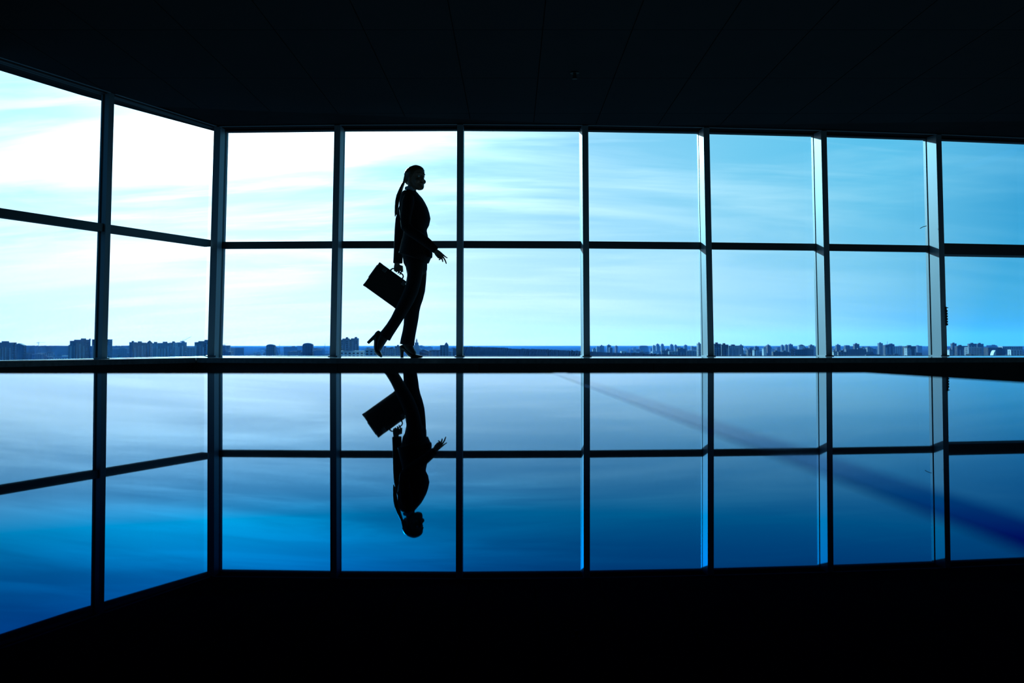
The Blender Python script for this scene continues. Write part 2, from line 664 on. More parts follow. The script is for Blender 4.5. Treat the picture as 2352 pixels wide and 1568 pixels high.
ledge = empty('window_sill', (0, 9.5, 0))
tag(ledge, 'deep dark polished window sill the woman walks on', 'window sill', None, 'structure')
G = Vector((.006, 0))
s1 = edge_pt(seam_x)
s2 = glass_pt(seam_x)
slab_left = [left_end, Vector((-2.953, 9.155)), gl[2], gl[1], gl[0] + left_dir * .2]
slab_mid = [front_edge[0] + G] + front_edge[1:4] + [p for p in [front_edge[4]] if p.x < seam_x] + [s1 - G / 14, s2 - G / 14] + \
           [g for g in reversed(gl[3:]) if g.x < seam_x] + [gl[2] + G]
slab_right = [s1 + G / 14] + [p for p in front_edge if p.x > seam_x] + [Vector((front_edge[-1].x, gl[-1].y))] + \
             [g for g in reversed(gl) if g.x > seam_x] + [s2 + G / 14]


def off(o):
    o.parent = ledge
    o.matrix_parent_inverse = Matrix.Translation(-ledge.location)
    return o


for pl in (slab_left, slab_mid, slab_right):
    off(MB().prism(pl, Z_LEDGE - TH, Z_LEDGE).build('sill_slab', M_LEDGE, bevel=.002))
re = [left_end + Vector((-.03, .03))] + [front_edge[0] + Vector((-.05, .05))] + [p + Vector((0, .06)) for p in front_edge[1:]]
for a, b in zip(re, re[1:]):
    u = (b - a).normalized()
    n = Vector((-u.y, u.x)) * .03
    off(MB().prism([a + u * .003, b - u * .003, b - u * .003 + n, a + u * .003 + n], 0, Z_LEDGE - TH - .001).build('riser_panel', M_RISER))

for i in range(NP - 1):
    a, b = gl[i] - post_n[i] * .02, gl[i + 1] - post_n[i + 1] * .02
    off(MB().prism([a, b, b + post_n[i + 1] * .12, a + post_n[i] * .12], 0, Z_LEDGE - TH - .001).build('spandrel_panel', M_RISER))

# ------------------------------------------------------------------ glossy table in the foreground
tb = empty('conference_table', (-.5, 1.0, 0))
tag(tb, 'black lacquered conference table mirroring the windows in the foreground', 'table')
e0, e1, e2 = at_z(-300, 858, Z_TABLE), at_z(1060, 858, Z_TABLE), at_z(1990, 856, Z_TABLE)
e3 = at_z(2352, 879, Z_TABLE)
dirr = (e3 - e2).normalized()
e4 = e2 + dirr * 2.5
top_poly = [Vector((-1.75, -.35)), Vector((e4.x, -.35)), Vector((e3.x, e3.y)), Vector((e2.x, e2.y)), Vector((e1.x, e1.y)),
            Vector((-1.75, e0.y))]


def toff(o):
    o.parent = tb
    o.matrix_parent_inverse = Matrix.Translation(-tb.location)
    return o


ttop = toff(MB().prism(top_poly, Z_TABLE - .04, Z_TABLE).build('table_top', M_TABLE, bevel=.003))
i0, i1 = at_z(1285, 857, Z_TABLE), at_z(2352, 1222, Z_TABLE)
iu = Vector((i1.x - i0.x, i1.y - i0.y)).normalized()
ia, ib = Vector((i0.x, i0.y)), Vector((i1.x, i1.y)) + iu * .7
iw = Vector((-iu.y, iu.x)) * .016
toff(MB().prism([ia - iw, ia + iw, ib + iw, ib - iw][::-1], Z_TABLE - .002, Z_TABLE + .0004).build('dark_band', M_BAND))  # diagonal band, darker and less reflective than the table top
for x, y in ((-1.5, .0), (.95, .0), (-1.5, 1.85), (.72, 1.85)):
    toff(MB().hexa([(x - .03, y - .03, 0), (x + .03, y - .03, 0), (x + .03, y + .03, 0), (x - .03, y + .03, 0),
                    (x - .045, y - .045, Z_TABLE - .04), (x + .045, y - .045, Z_TABLE - .04), (x + .045, y + .045, Z_TABLE - .04),
                    (x - .045, y + .045, Z_TABLE - .04)]).build('leg', M_BLACK))
toff(MB().box(-1.46, .9, -.02, .02, Z_TABLE - .12, Z_TABLE - .04).build('apron', M_BLACK))
toff(MB().box(-1.46, .68, 1.83, 1.87, Z_TABLE - .12, Z_TABLE - .04).build('apron', M_BLACK))

# ribbed black fitting on the right-hand post, bent wire at its glass edge
pm = 8
q = at_y(2173.3, 726, bases[pm].y + .02)
t = empty('ribbed_fitting', (q.x, q.y, q.z - .1))
tag(t, 'small black ribbed fitting on the edge of the right window post', 'fitting')
MB().box(-.012, .003, -.012, .012, 0, .2).build('backing_strip', M_BLACK, t)
rib = MB().box(.003, .0125, -.012, .012, 0, .021).mesh('rib', M_BLACK)
for k in range(6):
    o = bpy.data.objects.new('rib', rib)
    COL.objects.link(o)
    o.parent = t
    o.location = (k * -.0004, 0, .004 + k * .028)
MB().box(-.002, .020, -.008, .008, .186, .194).build('hook', M_BLACK, t)
yg = bases[pm].y + .22
wv = [(Vector(at_y(x, y, yg + .0)), .0035, .0035) for x, y in ((2128, 518.8), (2122, 520), (2117, 522.3), (2113.5, 524.5))]
wr = MB().shell(loft(wv, k=8)).build('wire_stub', M_BLACK, smooth=True)
tag(wr, 'short dark wire sticking out beside the right window post', 'wire')

# ------------------------------------------------------------------ city outside
Z_GROUND = -45.0
rnd = random.Random(7)
M_GROUND = mat('winter_ground', (.020, .026, .034), rough=1.0, spec=.0, vary=.5, scale=.004)
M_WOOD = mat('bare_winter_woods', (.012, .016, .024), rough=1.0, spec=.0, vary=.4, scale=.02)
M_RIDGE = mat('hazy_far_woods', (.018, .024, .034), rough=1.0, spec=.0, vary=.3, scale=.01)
M_BW = {'dark': mat('dark_brick_wall', (.045, .045, .06), .85, spec=.2, vary=.2, scale=.05),
        'mid': mat('grey_concrete_wall', (.17, .18, .20), .85, spec=.2, vary=.2, scale=.05),
        'light': mat('pale_panel_wall', (.42, .44, .46), .85, spec=.2, vary=.15, scale=.05),
        'white': mat('white_rendered_wall', (.80, .82, .83), .8, spec=.2, vary=.06, scale=.05),
        'red': mat('red_brick_wall', (.20, .075, .06), .85, spec=.2, vary=.2, scale=.05)}
M_BWIN = mat('far_window_glass', (.02, .024, .032), .25, spec=.5)
M_BROOF = mat('dark_roofing', (.05, .052, .06), .9, spec=.2)
M_STEEL = mat('crane_steel', (.16, .17, .18), .6)

g = bpy.data.meshes.new('ground')
gb = MB()
R0, R1 = 40.0, 13200.0
K = 96
rings = [40, 400, 1500, 4000, 8000, 13200]
for r in rings:
    for j in range(K):
        a = math.pi * 2 * j / K
        gb.v.append((r * math.sin(a), r * math.cos(a), Z_GROUND))
for i in range(len(rings) - 1):
    for j in range(K):
        q = (j + 1) % K
        gb.f.append((i * K + q, i * K + j, (i + 1) * K + j, (i + 1) * K + q))
        gb.m.append(0)
go = gb.build('ground', M_GROUND)
tag(go, 'flat dark winter plain stretching to the horizon', 'ground', None, 'structure')


def hill(name, outline, dist, depth, m, label, cat, rough=1.2, sub=5):
    """wooded ridge: crest follows the outline (column, row), slopes fall to the ground both ways, with bumpy tree tops"""
    pts = []
    for (xa, ya), (xb, yb) in zip(outline, outline[1:]):
        n = max(2, int(abs(xb - xa) / 2.2))
        for i in range(n):
            k = i / n
            pts.append((xa + (xb - xa) * k, ya + (yb - ya) * k))
    pts.append(outline[-1])
    prof = [(-1, 0), (-.75, .45), (-.45, .8), (-.2, .95), (0, 1), (.3, .9), (.65, .5), (1, 0)]
    mb = MB()
    for x, y in pts:
        p = at_y(x, y, dist)
        h = p.z - Z_GROUND
        for s, k in prof:
            jx = noise.noise(Vector((x * .9, s * 9, dist))) * rough
            z = Z_GROUND + h * k + (jx * (1 if k > 0 else 0))
            yy = dist + s * depth
            mb.v.append((p.x * yy / dist, yy, max(z, Z_GROUND - .5)))
    k = len(prof)
    for i in range(len(pts) - 1):
        for j in range(k - 1):
            mb.f.append((i * k + j, (i + 1) * k + j, (i + 1) * k + j + 1, i * k + j + 1))
            mb.m.append(0)
    o = mb.build(name, m)
    tag(o, label, cat, None, 'stuff')
    return o


hill('wooded_hill', [(1040, 800), (1064, 795.6), (1120, 797), (1158, 798), (1172, 800.5), (1240, 801.5), (1290, 804), (1340, 806),
                     (1400, 809.5), (1470, 811.5), (1540, 813.5), (1590, 817)], 1900, 170, M_WOOD,
     'dark wooded hill sloping down right of the walking woman', 'hill', 2.2)
hill('wooded_ridge', [(-80, 792), (0, 792.5), (60, 793.2), (130, 793.5), (230, 794.5), (300, 793), (345, 791), (420, 794), (480, 796.5), (560, 799)], 2750, 250,
     M_WOOD, 'dark ridge of woods and roofs low across the left windows', 'ridge', 2.0)
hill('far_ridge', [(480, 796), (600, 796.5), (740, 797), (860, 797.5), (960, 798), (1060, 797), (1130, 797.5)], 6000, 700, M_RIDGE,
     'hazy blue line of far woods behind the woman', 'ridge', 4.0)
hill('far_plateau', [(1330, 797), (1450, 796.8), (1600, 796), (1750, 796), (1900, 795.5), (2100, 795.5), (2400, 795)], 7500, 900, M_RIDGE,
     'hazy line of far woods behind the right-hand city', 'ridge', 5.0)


def facade_windows(mb, w, d, h, fx=4.2, fz=3.3, z0=3.0, mi=0, right=True):
    """proud window boxes on the street face and both side faces"""
    nx, nz = max(2, int(w / fx)), max(2, int((h - z0) / fz))
    if nx * nz > 260:
        nz = max(2, 260 // nx)
    sx, sz = w / nx, (h - z0) / nz
    for i in range(nx):
        for k in range(nz):
            x = -w / 2 + (i + .5) * sx
            z = z0 + (k + .5) * sz
            mb.box(x - sx * .28, x + sx * .28, -d / 2 - .12, -d / 2 + .2, z - sz * .27, z + sz * .27, mi)
    ny = max(1, int(d / (fx * 1.6)))
    sy = d / ny
    for i in range(ny):
        for k in range(nz):
            y = -d / 2 + (i + .5) * sy
            z = z0 + (k + .5) * sz
            for s in (-1, 1):
                mb.box(s * w / 2 - .1, s * w / 2 + .1, y - sy * .25, y + sy * .25, z - sz * .25, z + sz * .25, mi)


def building(x0, x1, ytop, dist, style, tone, label, cat='building', name='apartment_block', rot=None, group=None):
    xc = (x0 + x1) / 2
    p = at_y(xc, ytop, dist)
    w = (x1 - x0) * dist / F
    h = p.z - Z_GROUND
    d = min(max(w * .55, 12), 26)
    az = math.atan2(p.x, p.y)
    rz = -az * .0 if rot is None else rot
    wallm = M_BW[tone]
    stripe = M_BW['light' if tone in ('dark', 'mid', 'red') else 'mid']
    px_w = x1 - x0
    parts = []          # (name, MB, material)
    b = MB()
    roof = MB()
    win = MB()
    if style == 'slab':
        b.box(-w / 2, w / 2, -d / 2, d / 2, 0, h - 1.5)
        roof.box(-w / 2 - .3, w / 2 + .3, -d / 2 - .3, d / 2 + .3, h - 1.5, h - .6)
        roof.box(-w * .18, w * .12, -d * .25, d * .25, h - .6, h + 2.0)
        facade_windows(win, w, d, h - 2)
    elif style == 'stepped':
        h1, h2 = h - 5, h
        b.box(-w / 2, -w * .22, -d / 2, d / 2, 0, h1 + 1)
        b.box(-w * .22, w * .12, -d / 2 - 1.5, d / 2, 0, h2 - 2)
        b.box(w * .12, w / 2, -d / 2, d / 2, 0, h2 - 1)
        roof.box(-w / 2 - .2, -w * .22, -d / 2, d / 2, h1 + 1, h1 + 1.8)
        roof.box(-w * .22, w * .12, -d / 2 - 1.7, d / 2, h2 - 2, h2 - 1.2)
        roof.box(w * .14, w * .34, -d * .3, d * .3, h2 - 1, h2 + 1.2)
        facade_windows(win, w, d, h1)
    elif style == 'gable':
        b.box(-w / 2, w / 2, -d / 2, d / 2, 0, h - w * .22)
        z1 = h - w * .22
        roof.hexa([(-w / 2 - .4, -d / 2, z1), (w / 2 + .4, -d / 2, z1), (w / 2 + .4, d / 2, z1), (-w / 2 - .4, d / 2, z1),
                   (-.3, -d / 2, h), (.3, -d / 2, h), (.3, d / 2, h), (-.3, d / 2, h)])
        facade_windows(win, w, d, z1)
    elif style == 'dome':
        b.box(-w / 2, w / 2, -d / 2, d / 2, 0, h - w * .22)
        z1 = h - w * .22
        n = 10
        for i in range(n):
            a0, a1 = math.pi * i / n, math.pi * (i + 1) / n
            xa, xb = -w / 2 * math.cos(a0), -w / 2 * math.cos(a1)
            za, zb = z1 + w * .22 * math.sin(a0), z1 + w * .22 * math.sin(a1)
            roof.hexa([(xa, -d / 2, z1 - .3), (xb, -d / 2, z1 - .3), (xb, d / 2, z1 - .3), (xa, d / 2, z1 - .3),
                       (xa, -d / 2, za), (xb, -d / 2, zb), (xb, d / 2, zb), (xa, d / 2, za)])
        facade_windows(win, w, d, z1)
    elif style == 'peak':           # tower block with a pointed lift house
        b.box(-w / 2, w * .05, -d / 2, d / 2, 0, h - 6)
        b.box(w * .05, w / 2, -d / 2 - 1, d / 2, 0, h - 4)
        z1 = h - 4
        roof.hexa([(w * .05, -d / 2, z1), (w * .45, -d / 2, z1), (w * .45, d / 2, z1), (w * .05, d / 2, z1),
                   (w * .22, -d / 6, h), (w * .28, -d / 6, h), (w * .28, d / 6, h), (w * .22, d / 6, h)])
        roof.box(-w / 2 - .2, w * .05, -d / 2 - .2, d / 2, h - 6, h - 5.2)
        facade_windows(win, w, d, h - 7)
    elif style == 'hall':           # long low hall with parapet
        b.box(-w / 2, w / 2, -d / 2, d / 2, 0, h - 1)
        roof.box(-w / 2 - .3, w / 2 + .3, -d / 2 - .3, d / 2 + .3, h - 1, h)
        facade_windows(win, w, d, h - 2, 6, 4)
    elif style == 'arch':           # bright quarter-round roof against a dark block
        n = 8
        for i in range(n):
            a0, a1 = math.pi / 2 * i / n, math.pi / 2 * (i + 1) / n
            xa, xb = -w * .12 - w * .38 * math.cos(a0), -w * .12 - w * .38 * math.cos(a1)
            za, zb = h * math.sin(a0), h * math.sin(a1)
            roof.hexa([(xa, -d / 2, 0), (xb, -d / 2, 0), (xb, d / 2, 0), (xa, d / 2, 0), (xa, -d / 2, za), (xb, -d / 2, zb), (xb, d / 2, zb), (xa, d / 2, za)])
        b.box(-w * .12, w / 2, -d / 2, d / 2, 0, h * .8)
        facade_windows(win, w * .7, d, h * .7)
    if px_w >= 12:
        root = empty(name, (p.x, p.y, Z_GROUND), rz)
        b.build('wall', wallm, root)
        roof.build('roof', M_BW['white'] if style == 'arch' else (M_BW['light'] if style == 'hall' and tone in ('light', 'white') else M_BROOF), root)
        wo = win.build('windows', M_BWIN, root)
        wo['kind'] = 'stuff'
        if tone != 'white' and style in ('slab', 'stepped', 'peak') and px_w >= 14:
            n = max(2, int(px_w / 7))
            for i in range(n):
                xx = -w / 2 + (i + .5 + rnd.uniform(-.2, .2)) * w / n
                ww = w * rnd.uniform(.025, .06)
                MB().box(xx - ww, xx + ww, -d / 2 - 1.9, -d / 2 + .3, 0, (h - 6.5) * rnd.uniform(.85, 1)).build('balcony_column', stripe, root)
    else:
        mb = MB()
        for src, mi in ((b, 0), (roof, 1), (win, 2)):
            n = len(mb.v)
            mb.v += src.v
            mb.f += [tuple(n + i for i in q) for q in src.f]
            mb.m += [mi] * len(src.f)
        root = mb.build(name, [wallm, M_BROOF, M_BWIN], None, (p.x, p.y, Z_GROUND), rz)
    tag(root, label, cat, group)
    return root


LM = [
    # left bay
    (-6, 33, 785.5, 1900, 'slab', 'dark', 'long dark block at the far left edge of the skyline'),
    (35, 57, 788.0, 2000, 'gable', 'dark', 'low dark building with pointed roof left of the lone crane'),
    (160, 168, 791.0, 2000, 'slab', 'dark', 'small low annexe left of the stepped block by the chimney'),
    (165, 201, 778.3, 1800, 'stepped', 'dark', 'stepped dark apartment block just left of the thin chimney'),
    (216, 254, 778.3, 1850, 'slab', 'dark', 'tall dark block half hidden behind the leftmost window post'),
    # second bay
    (299, 312, 784.8, 2100, 'slab', 'mid', 'first block of the tall row right of the leftmost post'),
    (310, 334, 785.8, 2000, 'slab', 'dark', 'dark wide block in the tall row beside the pointed one'),
    (331, 348, 782.0, 1980, 'peak', 'dark', 'tower block with pointed lift house in the tall left row'),
    (348, 368, 787.0, 2050, 'slab', 'mid', 'paler block in the middle of the tall left row'),
    (366, 394, 786.6, 2000, 'slab', 'dark', 'dark flat block right of the paler one in the left row'),
    (392, 406, 785.8, 1980, 'slab', 'light', 'pale block with bright columns near the second crane'),
    (403, 427, 784.5, 2060, 'stepped', 'dark', 'unfinished dark block right below the second crane'),
    (425, 452, 797.5, 2100, 'hall', 'mid', 'low hall between the second crane and the corner post'),
    (450, 484, 781.5, 1900, 'stepped', 'mid', 'blue-grey tower just left of the corner post'),
    # third bay
    (512, 528, 793.0, 2300, 'hall', 'mid', 'low flat roof just right of the corner post'),
    (613, 632, 790.2, 2000, 'dome', 'mid', 'round-topped block in the middle of the overbright window'),
    (696, 719, 787.3, 1950, 'dome', 'dark', 'dark block with a curved top left of the striped twin towers'),
    # woman's bay
    (783, 802, 775.6, 1750, 'stepped', 'mid', 'left one of the striped twin towers behind the lifted shoe'),
    (802, 823, 775.2, 1750, 'stepped', 'mid', 'right one of the striped twin towers behind the lifted shoe'),
    (783, 838, 805.5, 1700, 'hall', 'white', 'long white low building below the striped twin towers'),
    (840, 868, 801.2, 1650, 'hall', 'white', 'white office block with a window grid behind the lifted shoe'),
    (876, 893, 797.0, 1900, 'slab', 'light', 'pale block right behind the lifted shoe'),
    (892, 908, 799.5, 1850, 'slab', 'light', 'pale low block between the two shoes'),
    (908, 921, 794.0, 2000, 'slab', 'mid', 'grey block at the heel of the standing shoe'),
    (964, 985, 802.0, 1900, 'gable', 'red', 'reddish gabled house right of the spired tower'),
    (986, 1010, 803.0, 2000, 'hall', 'mid', 'low grey block left of the tower with pointed lift house'),
    (1011, 1030, 786.0, 1900, 'peak', 'mid', 'tower block with a pointed lift house right of the woman'),
    (1030, 1046, 806.0, 2200, 'hall', 'light', 'pale low hall at the post ahead of the woman'),
    # sixth bay
    (1361, 1369, 800.3, 2600, 'slab', 'white', 'white block at the left end of the far city'),
    (1370, 1377, 796.0, 3000, 'slab', 'light', 'pale tower just right of the white block'),
    (1377, 1387, 793.2, 3000, 'slab', 'mid', 'grey tower second right of the white block'),
    (1394, 1403, 791.8, 3200, 'slab', 'mid', 'broad grey tower third right of the white block'),
    (1399, 1406, 798.0, 2700, 'slab', 'dark', 'dark tower in front of the broad grey one'),
    (1413, 1418, 794.0, 3300, 'slab', 'red', 'thin reddish tower left of the white portico'),
    (1426, 1438, 806.0, 2100, 'hall', 'white', 'white building with a flat portico at the wood edge'),
    (1499, 1505, 793.0, 3600, 'slab', 'light', 'small pale tower at the start of the far tower group'),
    (1507, 1514, 789.8, 3600, 'slab', 'mid', 'tallest tower of the far tower group'),
    (1518, 1524, 789.8, 3700, 'slab', 'mid', 'slim far tower right of the tallest one'),
    (1539, 1546, 790.6, 3700, 'slab', 'mid', 'square far tower right of the slim one'),
    (1549, 1554, 791.8, 3800, 'slab', 'mid', 'short far tower right of the square one'),
    (1571, 1578, 792.0, 3900, 'slab', 'mid', 'wide far tower left of the pale blue high-rise'),
    (1519, 1537, 799.5, 2300, 'peak', 'dark', 'dark twin block with a bright seam below the slim far tower'),
    (1555, 1575, 800.0, 2300, 'slab', 'dark', 'dark pair of blocks with bright roof edge left of the blue high-rise'),
    (1536, 1556, 806.5, 2250, 'hall', 'light', 'pale long block between the two dark blocks'),
    (1575, 1601, 804.5, 2300, 'hall', 'light', 'pale long block at the foot of the blue high-rise'),
    (1602, 1609, 786.0, 1900, 'slab', 'light', 'pale blue slim high-rise beside a window post'),
    # seventh bay
    (1638, 1654, 786.3, 1800, 'slab', 'mid', 'left blue tower of the pair at the window post'),
    (1655, 1671, 788.0, 1800, 'slab', 'mid', 'right blue tower of the pair at the window post'),
    (1671, 1697, 790.6, 2300, 'slab', 'light', 'pale wide block right of the blue tower pair'),
    (1698, 1706, 790.0, 2500, 'slab', 'mid', 'grey tower right of the pale wide block'),
    (1716, 1730, 799.3, 2300, 'slab', 'dark', 'dark low block left of the pale square one'),
    (1730, 1742, 800.0, 2250, 'slab', 'white', 'pale square block in the middle of the seventh window'),
    (1733, 1742, 793.0, 3300, 'slab', 'dark', 'dark far block behind the pale square one'),
    (1752, 1759, 797.0, 2500, 'slab', 'white', 'thin white block left of the red tower'),
    (1761, 1768, 789.9, 2700, 'slab', 'red', 'red brick tower in the middle of the skyline'),
    (1774, 1792, 804.5, 2000, 'slab', 'dark', 'left brown block with a bright end wall in the foreground'),
    (1792, 1811, 804.8, 2000, 'slab', 'dark', 'right brown block with a bright end wall in the foreground'),
    (1794, 1799, 789.8, 3400, 'slab', 'mid', 'first small tower right of the red one'),
    (1803, 1809, 789.4, 3400, 'slab', 'mid', 'second small tower right of the red one'),
    (1811, 1820, 788.0, 3300, 'slab', 'dark', 'third and broadest tower right of the red one'),
    (1833, 1847, 788.6, 2900, 'gable', 'white', 'white gabled block near the next window post'),
    (1858, 1869, 790.0, 2800, 'slab', 'mid', 'blue-grey block touching the next window post'),
    # eighth bay
    (1912, 1920, 804.0, 1900, 'slab', 'white', 'white block at the foot of a window post'),
    (1923, 1942, 804.6, 1950, 'slab', 'mid', 'grey block right of the white one at the post foot'),
    (1920, 1929, 789.0, 3000, 'slab', 'dark', 'dark tower above the white block at the post foot'),
    (1940, 1950, 790.3, 3200, 'hall', 'dark', 'flat dark block between two dark towers'),
    (1961, 1972, 786.9, 2800, 'slab', 'dark', 'square dark tower standing out in the eighth window'),
    (1978, 1985, 795.0, 2600, 'slab', 'white', 'small bright block right of the square dark tower'),
    (1990, 2000, 794.5, 2600, 'slab', 'light', 'pale block second right of the square dark tower'),
    (2017, 2026, 785.2, 3000, 'slab', 'mid', 'highest tower in the eighth window'),
    (2030, 2052, 787.2, 2800, 'stepped', 'dark', 'broad dark block with a roof mast right of the highest tower'),
    (2049, 2077, 792.6, 2900, 'hall', 'white', 'long white block right of the broad dark one'),
    (2076, 2101, 792.0, 2400, 'slab', 'dark', 'dark wide block near the thick-crossbar post'),
    (2080, 2088, 795.0, 2250, 'slab', 'white', 'bright white block in front of the dark wide one'),
    # last bay
    (2178, 2186, 800.0, 2400, 'slab', 'white', 'small white block beside the right window post'),
    (2185, 2195, 785.7, 2900, 'slab', 'dark', 'dark tower nearest the right window post'),
    (2195, 2215, 791.3, 2500, 'slab', 'dark', 'dark broad block with a bright end right of the post'),
    (2224, 2241, 786.3, 2900, 'slab', 'dark', 'left dark tower of the pair in the last window'),
    (2243, 2257, 786.6, 2900, 'slab', 'dark', 'right dark tower of the pair in the last window'),
    (2219, 2251, 795.0, 2400, 'hall', 'light', 'pale long slab below the dark tower pair'),
    (2264, 2297, 795.5, 2500, 'hall', 'dark', 'dark low block right of the pale long slab'),
    (2298, 2343, 792.8, 2700, 'hall', 'light', 'pale very long block at the right edge'),
    (2318, 2344, 800.2, 2300, 'hall', 'white', 'white flat roof in front of the very long block'),
    (2275, 2298, 802.0, 1900, 'arch', 'dark', 'bright quarter-round roof with dark block in the last window'),
]
LM = [a if a[0] < 1600 else a[:2] + (a[2] + 2.2,) + a[3:] for a in LM]
for i in range(len(LM)):        # neighbours that share columns stand in front of or behind each other
    for k in range(i):
        if LM[i][0] < LM[k][1] + 3 and LM[k][0] < LM[i][1] + 3 and abs(LM[i][3] - LM[k][3]) < 50:
            LM[i] = LM[i][:3] + (LM[k][3] + 55,) + LM[i][4:]
for a in LM:
    px = a[1] - a[0]
    nm = {'hall': 'low_building', 'gable': 'gabled_house', 'dome': 'round_topped_block', 'arch': 'curved_roof_hall'}.get(a[4], 'tower_block' if px < 24 else 'apartment_block')
    building(*a[:6], label=a[6], name=nm, rot=rnd.uniform(-.06, .10))

# chimney
p = at_y(206.5, 777.5, 1900)
t = empty('factory_chimney', (p.x, p.y, Z_GROUND))
tag(t, 'thin dark chimney between two dark blocks at left', 'chimney')
hh = p.z - Z_GROUND
MB().cone((0, 0), 2.0, 1.35, 0, hh - 4, 14).build('shaft', M_BW['dark'], t)
MB().cone((0, 0), 1.7, 1.6, hh - 4, hh, 14).build('crown', M_BW['dark'], t)
MB().cone((0, 0), 1.9, 1.9, hh - 5, hh - 4.4, 14).build('gallery', M_STEEL, t)

# spired tower
p = at_y(957, 777.0, 2100)
t = empty('spired_tower', (p.x, p.y, Z_GROUND))
tag(t, 'tiered tower with a slim spire right of the standing shoe', 'tower')
hh = p.z - Z_GROUND
k = 2100 / F
MB().box(-12 * k, 12 * k, -9, 12, 0, hh - 24 * k).build('base', M_BW['light'], t)
MB().hexa([(-8 * k, -7, hh - 24 * k), (8 * k, -7, hh - 24 * k), (8 * k, 8, hh - 24 * k), (-8 * k, 8, hh - 24 * k),
           (-5 * k, -5, hh - 15 * k), (5 * k, -5, hh - 15 * k), (5 * k, 5, hh - 15 * k), (-5 * k, 5, hh - 15 * k)]).build('shoulder', M_BW['light'], t)
MB().box(-4 * k, 4 * k, -4, 4, hh - 15 * k, hh - 9 * k).build('belfry', M_BW['light'], t)
MB().box(-1.6 * k, 1.6 * k, -1.6, 1.6, hh - 9 * k, hh - 4 * k).build('lantern', M_BW['mid'], t)
MB().cone((0, 0), 1.5 * k, .1, hh - 4 * k, hh + 1, 8).build('spire', M_BROOF, t)
for s in (-1, 0, 1):
    MB().box(s * 2.3 * k - .7, s * 2.3 * k + .7, -4.2, -3.8, hh - 14 * k, hh - 10.5 * k).build('window', M_BWIN, t)


def crane(xm, ytop, xa, xb, dist, label, tilt=0.0):
    p = at_y(xm, ytop, dist)
    h = p.z - Z_GROUND
    k = dist / F
    t = empty('tower_crane', (p.x, p.y, Z_GROUND))
    tag(t, label, 'crane')
    m = MB()
    for sx in (-1, 1):
        for sy in (-1, 1):
            m.box(sx * .8 - .14, sx * .8 + .14, sy * .8 - .14, sy * .8 + .14, 0, h - 3)
    z = 2.0
    while z < h - 4:
        m.box(-.9, .9, -.9, -.75, z, z + .2)
        m.box(-.9, .9, .75, .9, z, z + .2)
        z += 2.0
    m.build('mast', M_STEEL, t)
    j = MB()
    l0, l1 = (xa - xm) * k, (xb - xm) * k
    za, zb = h - 3, h - 3 + (l1) * tilt
    j.hexa([(0, -.5, za), (l1, -.5, zb), (l1, .5, zb), (0, .5, za), (0, -.5, za + .7), (l1, -.5, zb + .5), (l1, .5, zb + .5), (0, .5, za + .7)])
    j.build('jib', M_STEEL, t)
    MB().box(l0, 0, -.5, .5, h - 3, h - 2.4).build('counter_jib', M_STEEL, t)
    MB().box(l0, l0 + 3, -.9, .9, h - 4.6, h - 2.4).build('counterweight', M_BW['mid'], t)
    MB().box(.6, 2.4, -.9, .9, h - 4.8, h - 3).build('cab', M_BW['mid'], t)
    MB().cone((0, 0), .5, .12, h - 2.4, h + 3, 6).build('apex', M_STEEL, t)
    return t


crane(88.5, 784.5, 84.5, 105, 3150, 'tower crane with a level jib low in the leftmost window')
crane(420, 780.5, 414, 440, 2350, 'tower crane with a raised jib left of the corner post', .55)
crane(515.5, 789.5, 512, 524, 3200, 'small far crane just right of the corner post', .4)
for x, yt, lab in ((642, 790, 'thin mast right of the round-topped block'), (746.5, 789, 'thin mast left of the post behind the woman'),
                   (2038, 783.5, 'thin roof mast on the broad dark block in the eighth window')):
    p = at_y(x, yt, 2700)
    t = empty('radio_mast', (p.x, p.y, Z_GROUND))
    tag(t, lab, 'mast')
    hh = p.z - Z_GROUND
    MB().cone((0, 0), .9, .3, 0, hh, 6).build('pole', M_STEEL, t)
    for q in (.82, .9, .96):
        MB().box(-1.3, 1.3, -.15, .15, hh * q, hh * q + .4).build('crossarm', M_STEEL, t)

# blue winter haze lying over the city
hm_ = bpy.data.materials.new('city_haze')
hm_.use_nodes = True
hm_.node_tree.nodes.clear()
vs = hm_.node_tree.nodes.new('ShaderNodeVolumeScatter')
vs.inputs['Color'].default_value = (.07, .32, 1.0, 1)
vs.inputs['Density'].default_value = 4.5e-5
vs.inputs['Anisotropy'].default_value = .35
vo = hm_.node_tree.nodes.new('ShaderNodeOutputMaterial')
hm_.node_tree.links.new(vs.outputs[0], vo.inputs['Volume'])
hz = MB().box(-9000, 9000, 900, 13800, Z_GROUND - 5, 130).build('haze', hm_)
tag(hz, 'thin blue winter haze over the distant city', 'haze', None, 'stuff')

